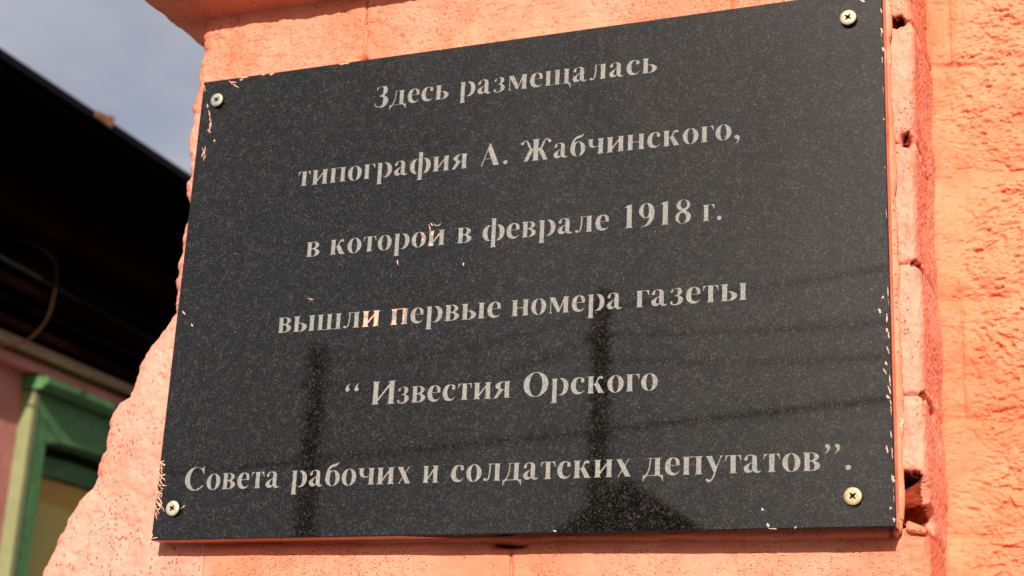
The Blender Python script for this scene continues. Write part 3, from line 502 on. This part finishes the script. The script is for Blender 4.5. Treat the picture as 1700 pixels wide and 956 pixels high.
def fill(contours):
    """triangulated planar fill (even-odd) of closed outlines, in plaque coordinates x,z"""
    cu = bpy.data.curves.new('tmp', 'CURVE'); cu.dimensions = '2D'; cu.fill_mode = 'BOTH'
    for c in contours:
        sp = cu.splines.new('POLY'); sp.points.add(len(c) - 1); sp.use_cyclic_u = True
        for i, p in enumerate(c): sp.points[i].co = (p[0] * 100, p[1] * 100, 0, 1)
    o = bpy.data.objects.new('tmp', cu); me = bpy.data.meshes.new_from_object(o)
    V = [(v.co.x / 100, v.co.y / 100) for v in me.vertices]; F = [tuple(p.vertices) for p in me.polygons]
    bpy.data.objects.remove(o); bpy.data.curves.remove(cu); bpy.data.meshes.remove(me)
    return V, F
def facing(V, F, y):
    G = []
    for f in F:
        ar = sum(V[f[i]][0] * V[f[(i + 1) % len(f)]][1] - V[f[(i + 1) % len(f)]][0] * V[f[i]][1] for i in range(len(f)))
        G.append(f if ar > 0 else f[::-1])
    return [(v[0], y, v[1]) for v in V], G
all_c = []; DEP = .00045
for li, (base, words) in enumerate(LINES):
    cs = []
    for t, a, b in words:
        c, em = word_contours(t, a, b, base); cs += c
        print('word', t, round(em, 2))
    all_c += cs
    V, F = fill(cs); V, F = facing(V, F, DEP)
    for c in cs:
        n0 = len(V); n = len(c)
        V += [(p[0], 0.0, p[1]) for p in c] + [(p[0], DEP, p[1]) for p in c]
        F += [(n0 + i, n0 + (i + 1) % n, n0 + n + (i + 1) % n, n0 + n + i) for i in range(n)]
    link('inscription_line', mesh('inscription_line', V, F), ETCH, plq)
# slab: engraved front, chamfered edge, sides
e = .0006
front = [[(e, e), (PW - e, e), (PW - e, PH - e), (e, PH - e)]]
V, F = fill(front + all_c); V, F = facing(V, F, 0.0)
n0 = len(V)
ring = lambda x, z0, y: [(x, y, z0), (PW - x, y, z0), (PW - x, y, PH - z0), (x, y, PH - z0)]
V += ring(e, e, 0.0) + ring(0, 0, e) + ring(0, 0, PD)
for k in (0, 4):
    F += [(n0 + k + i, n0 + k + 4 + i, n0 + k + 4 + (i + 1) % 4, n0 + k + (i + 1) % 4) for i in range(4)]
nside = 4
F += [(n0 + 8, n0 + 11, n0 + 10, n0 + 9)]
# lower side face split into a painted left part and a dark granite right part
low = F.pop(n0 * 0 + len(F) - 5); k0 = len(V); V += [(.17, e, 0.0), (.20, PD, 0.0)]
F += [(n0 + 4, n0 + 8, k0 + 1, k0), (k0, k0 + 1, n0 + 9, n0 + 5)]
me = mesh('slab', V, F)
me.materials.append(GRANITE); me.materials.append(SMEAR)
for p in me.polygons:
    if p.index >= len(me.polygons) - 2 - nside and p.index != len(me.polygons) - 1: p.material_index = 1
slab = link('slab', me, None, plq)
SLABPAINT = paint_mat('painted_stone_side', (.576, .166, .086), (.619, .245, .151), pits=.2, grain=.8, chips=.07, rough=.4)
me.materials[1] = SLABPAINT

# bead of mortar and paint squeezed out behind the stone
def bead(path, w0, w1, seed, name):
    """path of (x,z) round the stone's edge with outward direction; a lumpy half-round ridge from y=PD to the wall"""
    n = len(path); k = 9; P = np.zeros((n, k, 3))
    for i, (x, z, dx, dz) in enumerate(path):
        for j in range(k):
            t = j / (k - 1); y = PD - .001 + t * .0085
            o_ = (-.004 if dx > .3 else -.0085) + (w0 + w1 * float(fbm(np.array(i * .11), np.array(seed * 1.7), seed, 3))) * math.sin(math.pi * (0.10 + .8 * t)) * 1.0 + .004 * math.sin(math.pi * t)
            o_ += .0003 * float(vnoise(np.array(i * .5), np.array(j * .7), seed + 3))
            P[i, j] = (x + dx * o_, y, z + dz * o_)
    return P
pth = [(PW, z, 1, 0) for z in np.linspace(PH, .006, 180)] + [(PW - .006 + .006 * math.cos(a), .006 - .006 * math.sin(a), math.cos(a), -math.sin(a)) for a in np.linspace(0, math.pi / 2, 14)] + [(x, 0.0, 0, -1) for x in np.linspace(PW - .006, .006, 220)]
link('mortar_bead', grid_mesh('bead', bead(pth, .0026, .0009, 7, 'bead')), SLABPAINT, plq)

X_ = np.linspace(.010, .4465, 260); T_ = np.linspace(0, 1, 9)
XX_, TT_ = np.meshgrid(X_, T_); low = -.0030 + .0011 * fbm(XX_ * 45, XX_ * 0, 301, 4) - .0012 * sstep(.30, .44, XX_)
ang = TT_ * math.pi
LP = np.stack([XX_, .0165 - .0028 * np.sin(ang) + .0045 * TT_, .003 * (1 - TT_) + low * TT_ - .0006 * np.sin(ang)], -1)
LP[-1, :, 1] += .006
link('mortar_ledge', grid_mesh('ledge', LP), PINK, plq)
# countersunk cross-head screws
def screw_meshes():
    R_, seg = .00475, 40
    prof = [(0, -.0030), (.0030, -.0031), (.0043, -.0029), (R_, -.0025), (R_, -.0021), (.0043, -.0017), (.0028, -.0004), (.0024, .0012)]
    V = []; F = []
    for (r, y) in prof[1:]:
        for k in range(seg): V.append((r * math.cos(2 * math.pi * k / seg), y, r * math.sin(2 * math.pi * k / seg)))
    for j in range(len(prof) - 2):
        for k in range(seg): F.append((j * seg + k, j * seg + (k + 1) % seg, (j + 1) * seg + (k + 1) % seg, (j + 1) * seg + k))
    F = [f[::-1] for f in F]
    # face with a cross recess cut out, plus the recess walls and floor
    cross = []
    a, b_ = .00052, .0021
    for q in range(4):
        c, s_ = math.cos(q * math.pi / 2), math.sin(q * math.pi / 2)
        for (px, pz) in ((.00085, -.00060), (b_, -a * .8), (b_ + .0001, 0), (b_, a * .8), (.00085, .00060)): cross.append((px * c - pz * s_, px * s_ + pz * c))
    rim = [(.0030 * math.cos(2 * math.pi * k / seg), .0030 * math.sin(2 * math.pi * k / seg)) for k in range(seg)]
    fv, ff = fill([rim, cross]); fv, ff = facing(fv, ff, -.0031)
    n0 = len(V); V += fv; F += [tuple(i + n0 for i in f) for f in ff]
    head = mesh('screw', V, F)
    for p in head.polygons[:len(head.polygons) - len(ff)]: p.use_smooth = True
    # recess
    V = [(p[0], -.0031, p[1]) for p in cross] + [(p[0] * .55, -.0008, p[1] * .55) for p in cross]; n = len(cross)
    F = [(i, (i + 1) % n, (i + 1) % n + n, i + n) for i in range(n)] + [tuple(range(n, 2 * n))]
    rec = mesh('recess', V, F)
    # four short tick marks between the arms
    V = []; F = []
    for q in range(4):
        t = q * math.pi / 2 + math.pi / 4; c, s_ = math.cos(t), math.sin(t); n0 = len(V)
        for (px, pz, py) in ((.0014, -.0001, -.00312), (.0034, -.00007, -.00308), (.0034, .00007, -.00308), (.0014, .0001, -.00312)):
            V.append((px * c - pz * s_, py - .00002, px * s_ + pz * c))
        F.append((n0, n0 + 1, n0 + 2, n0 + 3))
    tick = mesh('tick', V, F)
    for m_, mt in ((head, BRASS), (rec, DARKHOLE), (tick, DARKHOLE)): m_.materials.append(mt)
    return head, rec, tick
hm, rm, tm_ = screw_meshes()
proto = None
for (x, z, rot) in ((.0137, .2940, 37), (.4337, .2926, 40), (.01497, .0191, 30), (.4315, .0160, 48)):
    if proto is None:
        s0 = bpy.data.objects.new('screw', hm); kids = [bpy.data.objects.new('recess', rm), bpy.data.objects.new('tick_marks', tm_)]
        proto = (s0, kids)
    else:
        s0 = proto[0].copy(); kids = [k.copy() for k in proto[1]]
    COL.objects.link(s0); s0.parent = plq; s0.location = (x - PW / 2, 0, z); s0.rotation_euler = (0, math.radians(rot), 0)
    for k in kids: COL.objects.link(k); k.parent = s0
    s0.color = {.0137: (.62, .70, .80, 1), .4337: (.86, .84, .84, 1), .01497: (.92, 1.0, 1.12, 1), .4315: (.92, .80, .62, 1)}[x]
    s0['label'] = {.0137: 'yellowish cross-head screw near the upper left corner', .4337: 'yellowish cross-head screw near the upper right corner',
                   .01497: 'pale cross-head screw beside brushed paint marks at the lower left corner', .4315: 'yellowish cross-head screw near the lower right corner'}[x]

# paint splashes and brush marks on the stone: thin dried paint
FL = [(4.9, 293.4, 5.8, 289.8),(6.4, 288.8, 10.7, 276.0),(7.5, 287.3, 9.9, 274.8),(9.0, 282.8, 9.0, 271.0),(7.7, 274.2, 10.4, 271.3),(5.0, 261.4, 8.3, 253.7),(7.2, 262.5, 7.2, 251.3),(6.2, 259.1, 5.5, 254.0),(20.0, 308.3, 23.1, 305.2),(23.1, 305.6, 28.7, 301.8),(21.5, 307.2, 26.8, 306.0),(28.5, 307.6, 31.2, 308.1),(0.2, 308.2, 2.3, 302.6),(13.3, 266.1, 14.4, 264.7),(-0.4, 41.8, 6.0, 37.1),(1.5, 34.5, 7.8, 34.0),(0.8, 33.4, 5.4, 31.8),(-0.7, 30.8, 5.3, 19.3),(0.6, 28.1, 7.8, 17.4),(-1.0, 27.0, 1.2, 16.8),(0.3, 36.5, 3.5, 39.4),(-0.1, 43.3, 1.6, 40.2),(-0.2, 1.5, 0.8, 4.1),(0.7, 1.1, 5.0, 1.8),(2.3, 48.2, 4.3, 46.6),(-0.0, 19.5, 3.2, 15.3),(4.1, 147.8, 6.7, 145.2),(12.0, 138.8, 13.2, 136.7),(156.0, 170.0, 156.6, 166.4),(200.2, 164.4, 200.8, 162.4),(95.5, 149.6, 99.9, 148.1),(175.6, 191.4, 177.2, 186.5),(176.8, 192.1, 178.2, 189.6),(451.9, 296.7, 452.5, 293.6),(451.9, 284.5, 452.9, 281.0),(452.3, 272.4, 453.3, 269.6),(440.1, 303.9, 443.5, 302.2),(448.5, 123.6, 449.8, 124.5),(447.1, 117.9, 447.7, 115.1),(451.2, 114.9, 450.8, 109.5),(450.7, 106.5, 451.3, 104.1),(450.5, 96.5, 451.6, 92.1),(449.6, 88.2, 450.5, 86.2),(448.3, 84.3, 450.1, 80.9),(450.6, 75.0, 452.0, 70.0),(449.8, 69.8, 451.6, 67.7),(451.9, 65.1, 452.0, 58.6),(451.2, 50.5, 452.1, 46.3),(449.2, 42.6, 449.4, 38.7),(451.9, 26.5, 452.7, 23.3),(449.9, 9.3, 450.8, 10.2),(451.6, 4.5, 452.5, 2.7),(382.9, 11.4, 383.6, 9.8),(385.9, 3.3, 386.5, 0.8),(386.5, 0.4, 391.0, 0.0),(400.6, 1.1, 400.9, 0.2),(265.1, 1.6, 266.9, 0.9),(187.5, 311.4, 190.9, 310.0),(175.0, 310.6, 175.9, 309.2),(51.4, 308.5, 55.1, 308.9),(19.3, 19.0, 22.5, 21.6)]

random.seed(4)
V = []; F = []
def fleck(x0, z0, x1, z1, w_, h_=.00012):
    d = Vector((x1 - x0, 0, z1 - z0)); L = max(d.length, .0008); d = d.normalized() if d.length > 1e-6 else Vector((1, 0, 0)); nn = Vector((-d.z, 0, d.x))
    n = max(5, int(L / .0007)); n0 = len(V); up = []; dn = []
    for i in range(n + 1):
        t = i / n; wv = w_ * (math.sin(math.pi * min(1, max(.04, t))) ** .5) * random.uniform(.35, 1.15)
        c = Vector((x0, 0, z0)) + d * (L * t) + nn * random.uniform(-.25, .25) * w_
        up.append(c + nn * wv * .5); dn.append(c - nn * wv * .5)
    for i in range(n + 1): V.append((up[i].x, -h_, up[i].z)); V.append((dn[i].x, -h_, dn[i].z))
    for i in range(n): F.append((n0 + 2 * i, n0 + 2 * i + 1, n0 + 2 * i + 3, n0 + 2 * i + 2))
    # thin rim down to the stone
    loop = [n0 + 2 * i for i in range(n + 1)] + [n0 + 2 * i + 1 for i in range(n, -1, -1)]; m0 = len(V)
    for k in loop: V.append((V[k][0], .00002, V[k][2]))
    for i in range(len(loop)): F.append((loop[i], loop[(i + 1) % len(loop)], m0 + (i + 1) % len(loop), m0 + i))
for (a, b, c, d) in FL:
    L = math.hypot(c - a, d - b)
    fleck(a / 1000, b / 1000, c / 1000, d / 1000, (.0006 if L > 4 else .0011) * random.uniform(.8, 1.25))
for _ in range(34): # fan of bristle marks at the lower left
    z = random.uniform(.018, .050); fleck(.0003, z, .0003 + random.uniform(.0015, .0055), z + random.uniform(-.008, .002), random.uniform(.0003, .0013))
z = .004
while z < .306:      # where the brush overran the right edge
    L = random.uniform(.001, .007); wv = random.uniform(.0001, .0014 if .02 < z < .13 else .0007)
    if random.random() < (.48 if z < .13 else .15): fleck(PW - .0006 - wv / 2, z, PW - .0006 - wv / 2 - random.uniform(0, .0006), z + L, wv * random.uniform(.4, 1))
    z += L + random.uniform(0, .004)
x = .01
while x < .2:
    L = random.uniform(.002, .009)
    if random.random() < .35: fleck(x, PH - .0009, x + L, PH - .0009, random.uniform(.0003, .0011))
    x += L + random.uniform(.002, .02)
for _ in range(8):
    x, z = random.uniform(.005, .448), random.uniform(.004, .306); r = random.uniform(.00012, .0003); fleck(x, z, x + r, z + r, r * 1.4)
sm = link('paint_smears', mesh('smears', V, F), SMEAR, plq); sm['kind'] = 'stuff'
sm['label'] = 'dried pink paint splashes and brush marks along the edges'

# ------------------------------------------------------------------ neighbouring house, seen past the pier's broken edge
GREEN = simple('green_window_paint', (.048, .135, .038), .6, .38, 26, bump=.0008, bscale=60)
GREENL = simple('pale_green_casing_edge', (.173, .180, .079), .55, .12, 14)
MAUVE = simple('mauve_pink_plaster', (.418, .151, .122), .85, .22, 7, bump=.003, bscale=30)
OCHRE = simple('ochre_moulding_paint', (.187, .108, .043), .7, .2, 5)
SHADE_BROWN = simple('eave_shade_brown', (.009, .003, .002), .95, .3, 5)  # brown darkened to carry the eaves' shadow on frieze and upper mouldings
SHADE_BLACK = simple('shade_black', (.003, .002, .002), .95, .3, 6)  # near black: the shade under the eaves is put into the colour
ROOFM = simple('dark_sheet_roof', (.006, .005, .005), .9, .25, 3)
RUST = simple('rusty_sheet', (.216, .086, .036), .8, .3, 12)
CURT = simple('yellow_curtain', (.70, .50, .19), .9, .06, 6, stretch=(1, 12, .5))
CABLEM = simple('dusty_cable', (.030, .015, .008), .95, .2, 20)
hs = thing('neighbour_house', 'mauve pink house with deep black eaves and green arched window behind the broken wall edge', 'house', (-5.5, 6.0, -OZ))
HX = -3.4; Y0h, Y1h = 3.05, 13.0
WY0, WY1, WZ0, WZ1 = 4.06, 4.80, -.05, 1.13      # window opening
for (a, b, c, d) in ((Y0h, 3.97, -OZ, 2.09), (3.97, 4.93, 1.32, 2.09), (4.93, Y1h, -OZ, 2.09), (3.97, 4.93, -OZ, -.15)):
    link('wall', box(HX - .35, HX, a, b, c, d), MAUVE, hs)
link('end_wall', box(-9.0, HX - .352, Y0h + .01, Y0h + .35, -OZ, 2.09), MAUVE, hs)
link('interior', box(HX - 1.6, HX - 1.55, 3.2, 6.0, -1.2, 1.6), SHADE_BLACK, hs)
# soffit of boards
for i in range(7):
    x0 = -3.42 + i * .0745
    link('soffit_board', box(x0, x0 + .070, Y0h - .1, Y1h, 2.09 + .003 * (i % 2), 2.115), SHADE_BLACK, hs)
link('fascia', box(-2.90, -2.885, Y0h - .1, Y1h, 2.085, 2.15), SHADE_BLACK, hs)
rf = link('roof', prism([(-2.87, 2.125), (-2.87, 2.155), (-6.2, 3.50), (-9.6, 2.155), (-9.6, 2.125), (-6.2, 3.45)], 'y', Y0h - .1, Y1h), ROOFM, hs)
link('roof_scrap', prism([(3.49, 2.135), (3.585, 2.13), (3.60, 2.172), (3.575, 2.176), (3.555, 2.165), (3.49, 2.158)], 'x', -2.885, -2.865), RUST, hs)
# friezes and mouldings, stepped out under the eaves
for (z0, z1, o_, m_) in ((1.80, 1.86, .20, SHADE_BROWN), (1.70, 1.72, .08, SHADE_BROWN), (1.58, 1.62, .13, SHADE_BROWN), (1.535, 1.56, .10, SHADE_BROWN), (1.44, 1.475, .12, SHADE_BROWN), (1.385, 1.425, .10, OCHRE), (1.335, 1.375, .06, MAUVE)):
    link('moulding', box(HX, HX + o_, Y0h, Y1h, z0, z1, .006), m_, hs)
link('frieze_board', box(HX, HX + .012, Y0h, Y1h, 1.42, 2.09), SHADE_BROWN, hs)
# window
wn = link('window_casing', box(HX - .05, HX + .055, 3.985, WY0, -.15, 1.27), GREEN, hs)
link('casing_edge', box(HX - .05, HX + .058, 3.955, 3.984, -.15, 1.27), GREENL, wn)
link('casing_stile', box(HX - .05, HX + .055, WY1, 4.94, -.15, 1.27), GREEN, wn)
def arch(yc, half, zs, rise, k=12): return [(yc + half * math.cos(math.pi * t / k), zs + rise * math.sin(math.pi * t / k)) for t in range(k + 1)]
yc, half = (WY0 + WY1) / 2, (WY1 - WY0) / 2
hd = [(WY0, 1.27)] + [(WY1, 1.27)] + arch(yc, half, 1.085, .035)
link('casing_head', prism(hd, 'x', HX - .049, HX + .054), GREEN, wn)
link('window_hood', prism([(HX - .02, 1.272), (HX + .095, 1.272), (HX + .12, 1.292), (HX + .12, 1.315), (HX - .02, 1.333)], 'y', 3.94, 4.98), GREEN, wn)
sh = link('sash', box(HX - .10, HX - .05, WY0 + .001, WY0 + .014, WZ0, 1.05), GREEN, hs)
sh['label'] = 'green inner sash'
link('sash_stile', box(HX - .10, HX - .05, WY1 - .06, WY1 - .001, WZ0, 1.05), GREEN, sh)
hd = arch(yc, half - .001, 1.045, .035) + [(WY0 + .002, .985), (WY1 - .002, .985)]
link('sash_head', prism(arch(yc, half - .001, 1.045, .035) + [(WY0 + .002, .99)] + [(yc, 1.015)] + [(WY1 - .002, .99)], 'x', HX - .099, HX - .051), GREEN, sh)
def glass():
    m, nt, b = new_mat('window_glass'); b.inputs['Base Color'].default_value = (.9, .95, .9, 1); b.inputs['Roughness'].default_value = .02
    b.inputs['Transmission Weight'].default_value = 1.0; b.inputs['IOR'].default_value = 1.02; return m
link('pane', box(HX - .064, HX - .060, WY0 + .015, WY1 - .06, WZ0, 1.01), glass(), sh)
link('blind', box(HX - .085, HX - .080, WY0 + .015, WY1 - .06, WZ0, 1.0), simple('olive_blind', (.68, .36, .11), .9, .06, 8), hs)
link('curtain', box(HX - .079, HX - .074, WY0 + .10, WY1 - .06, WZ0, .90), CURT, hs)

cb = thing('loose_cable', 'loose brown cable hanging from the black eaves and curling back to the moulding', 'cable', (-3.2, 3.8, 1.70))
pts = [(-3.38, 3.66, 1.79), (-3.26, 3.72, 1.765), (-3.2, 3.775, 1.72), (-3.2, 3.812, 1.66), (-3.2, 3.810, 1.58), (-3.2, 3.798, 1.51), (-3.2, 3.765, 1.45), (-3.21, 3.715, 1.39), (-3.26, 3.68, 1.365), (-3.33, 3.68, 1.37)]
def smooth(p, k=6):
    o_ = []; q = [p[0]] + p + [p[-1]]
    for i in range(1, len(q) - 2):
        for t in range(k):
            t /= k; a, b, c, d = [Vector(v) for v in q[i - 1:i + 3]]
            o_.append(.5 * (2 * b + (c - a) * t + (2 * a - 5 * b + 4 * c - d) * t * t + (3 * b - a - 3 * c + d) * t ** 3))
    return o_ + [Vector(p[-1])]
link('cable_run', tube(smooth(pts), .0042), CABLEM, cb)
wr_ = thing('wall_wire', 'thin straight dark wire running along the frieze under the black eaves', 'wire', (-3.23, 3.0, 1.6))
link('wire_run', tube([(-3.23, Y0h, 1.66), (-3.23, 5, 1.60), (-3.23, Y1h, 1.62)], .008), simple('grey_wire', (.010, .009, .010), .95), wr_)

# ------------------------------------------------------------------ the street in front (mirrored in the polished stone)
ASPH = simple('asphalt', (.040, .038, .036), .9, .2, 3, bump=.004, bscale=120)
PAVE = simple('concrete_pavement', (.15, .14, .13), .9, .15, 4, bump=.003, bscale=90)
DIRT = simple('dusty_ground', (.10, .085, .06), .95, .25, .6)
def quad(x0, x1, y0, y1, z): return mesh('sheet', [(x0, y0, z), (x1, y0, z), (x1, y1, z), (x0, y1, z)], [(0, 1, 2, 3)])
tag(link('ground', quad(-700, 700, -700, 700, -OZ - .13), DIRT), kind='structure')
tag(link('road', quad(-300, 300, -12, -4, -OZ - .126), ASPH), kind='structure')
tag(link('pavement', box(-60, 60, -3.85, 14, -OZ - .128, -OZ - .002), PAVE), kind='structure')
tag(link('kerb', box(-60, 60, -4.0, -3.853, -OZ - .128, -OZ + .002, .01), simple('kerb_stone', (.238, .230, .216), .9)), kind='structure')
CONC = simple('pole_concrete', (.079, .072, .068), .9, .2, 4)
IRON = simple('dark_iron', (.029, .029, .032), .6)
CER = simple('white_insulator', (.432, .418, .374), .3)
def pole(x, y, top, r, label):
    t = thing('utility_pole', label, 'utility pole', (x, y, -OZ - .13), 'utility poles across the street')
    link('shaft', tube([(x, y, -OZ - .13), (x, y, top)], r * 1.25, r, 12), CONC, t)
    cr_ = link('cross_arm', box(x - .6, x + .6, y - .05, y + .05, top - .42, top - .34), IRON, t)
    for dx in (-.5, .5): link('insulator', tube([(x + dx, y, top - .34), (x + dx, y, top - .22)], .035, .02, 8), CER, cr_)
def pole_plain(x, y, top, r, label, arms=True):
    t = thing('utility_pole', label, 'utility pole', (x, y, -OZ - .13), 'utility poles across the street')
    link('shaft', tube([(x, y, -OZ - .13), (x, y, top * .5), (x, y, top)], r * 1.25, r, 12), CONC, t)
    for dz in (.25, .60):
        b_ = link('bracket', box(x - .16, x + .16, y + r * .8, y + r * .8 + .05, top - dz - .02, top - dz + .02), IRON, t)
        for dx in (-.13, .13): link('insulator', tube([(x + dx, y + r * .8 + .02, top - dz + .02), (x + dx, y + r * .8 + .02, top - dz + .11)], .03, .02, 8), CER, b_)
pole_plain(-10.10, -18.0, 5.80, .135, 'grey concrete pole mirrored at the left in the stone, standing alone beyond the gabled house')
pole_plain(-5.30, -16.0, 5.60, .115, 'grey concrete pole mirrored in front of the small dark gable')
pole_plain(7.0, -14.5, 6.6, .12, 'grey concrete pole across the street near the pale kerb, rightmost of its row')
def wire(a, b, sag, label, r=.014):
    a = Vector(a); b = Vector(b); n = 24
    p = [a.lerp(b, i / n) - Vector((0, 0, sag * 4 * (i / n) * (1 - i / n))) for i in range(n + 1)]
    o = link('overhead_wire', tube(p, r, r, 6), IRON); tag(o, label, 'wire', 'overhead wires across the street')
wire((-10.10, -17.85, 5.55), (-5.30, -15.87, 5.35), .20, 'upper overhead wire sagging between the two mirrored poles')
wire((-10.10, -17.85, 5.20), (-5.30, -15.87, 5.0), .28, 'lower overhead wire sagging between the two mirrored poles')
wire((-5.30, -15.87, 5.36), (7.0, -14.4, 6.4), .25, 'topmost overhead wire rising right from the pole before the gable')
wire((-5.30, -15.87, 5.05), (7.0, -14.4, 5.9), .55, 'middle overhead wire rising right from the pole before the gable')
wire((-5.30, -15.87, 4.75), (7.0, -14.4, 5.5), .60, 'lowest overhead wire rising right from the pole before the gable')
wire((-30, -19.5, 3.9), (9.0, -17.0, 5.30), .35, 'thick low service cable crossing behind both mirrored poles', .03)

gh = thing('gabled_house', 'dark gabled timber house across the street mirrored low in the stone', 'house', (-5.96, -22, -OZ - .13))
LOG = simple('weathered_boards', (.050, .040, .032), .85, .3, 3, stretch=(1, 1, 12))
link('wall', box(-8.6, -3.3, -27, -19.3, -OZ - .13, 2.1), LOG, gh)
link('gable', prism([(-8.6, 2.1), (-3.3, 2.1), (-5.96, 3.88)], 'y', -19.45, -19.3), LOG, gh)
link('roof', prism([(-9.1, 1.80), (-5.96, 4.06), (-2.8, 1.90), (-2.8, 1.80), (-5.96, 3.94), (-9.1, 1.70)], 'y', -27.4, -19.0), simple('dark_slate_roof', (.029, .026, .024), .8), gh)
for x in (-7.4, -5.95, -4.5):
    f_ = link('window', box(x - .45, x + .45, -19.302, -19.24, -.3, 1.0), simple('white_frame', (.432, .432, .403), .6), gh)
    for (a, b) in ((-.38, -.03), (.03, .38)): link('pane', box(x + a, x + b, -19.245, -19.235, -.22, .92), simple('dark_pane', (.014, .018, .022), .1), f_)
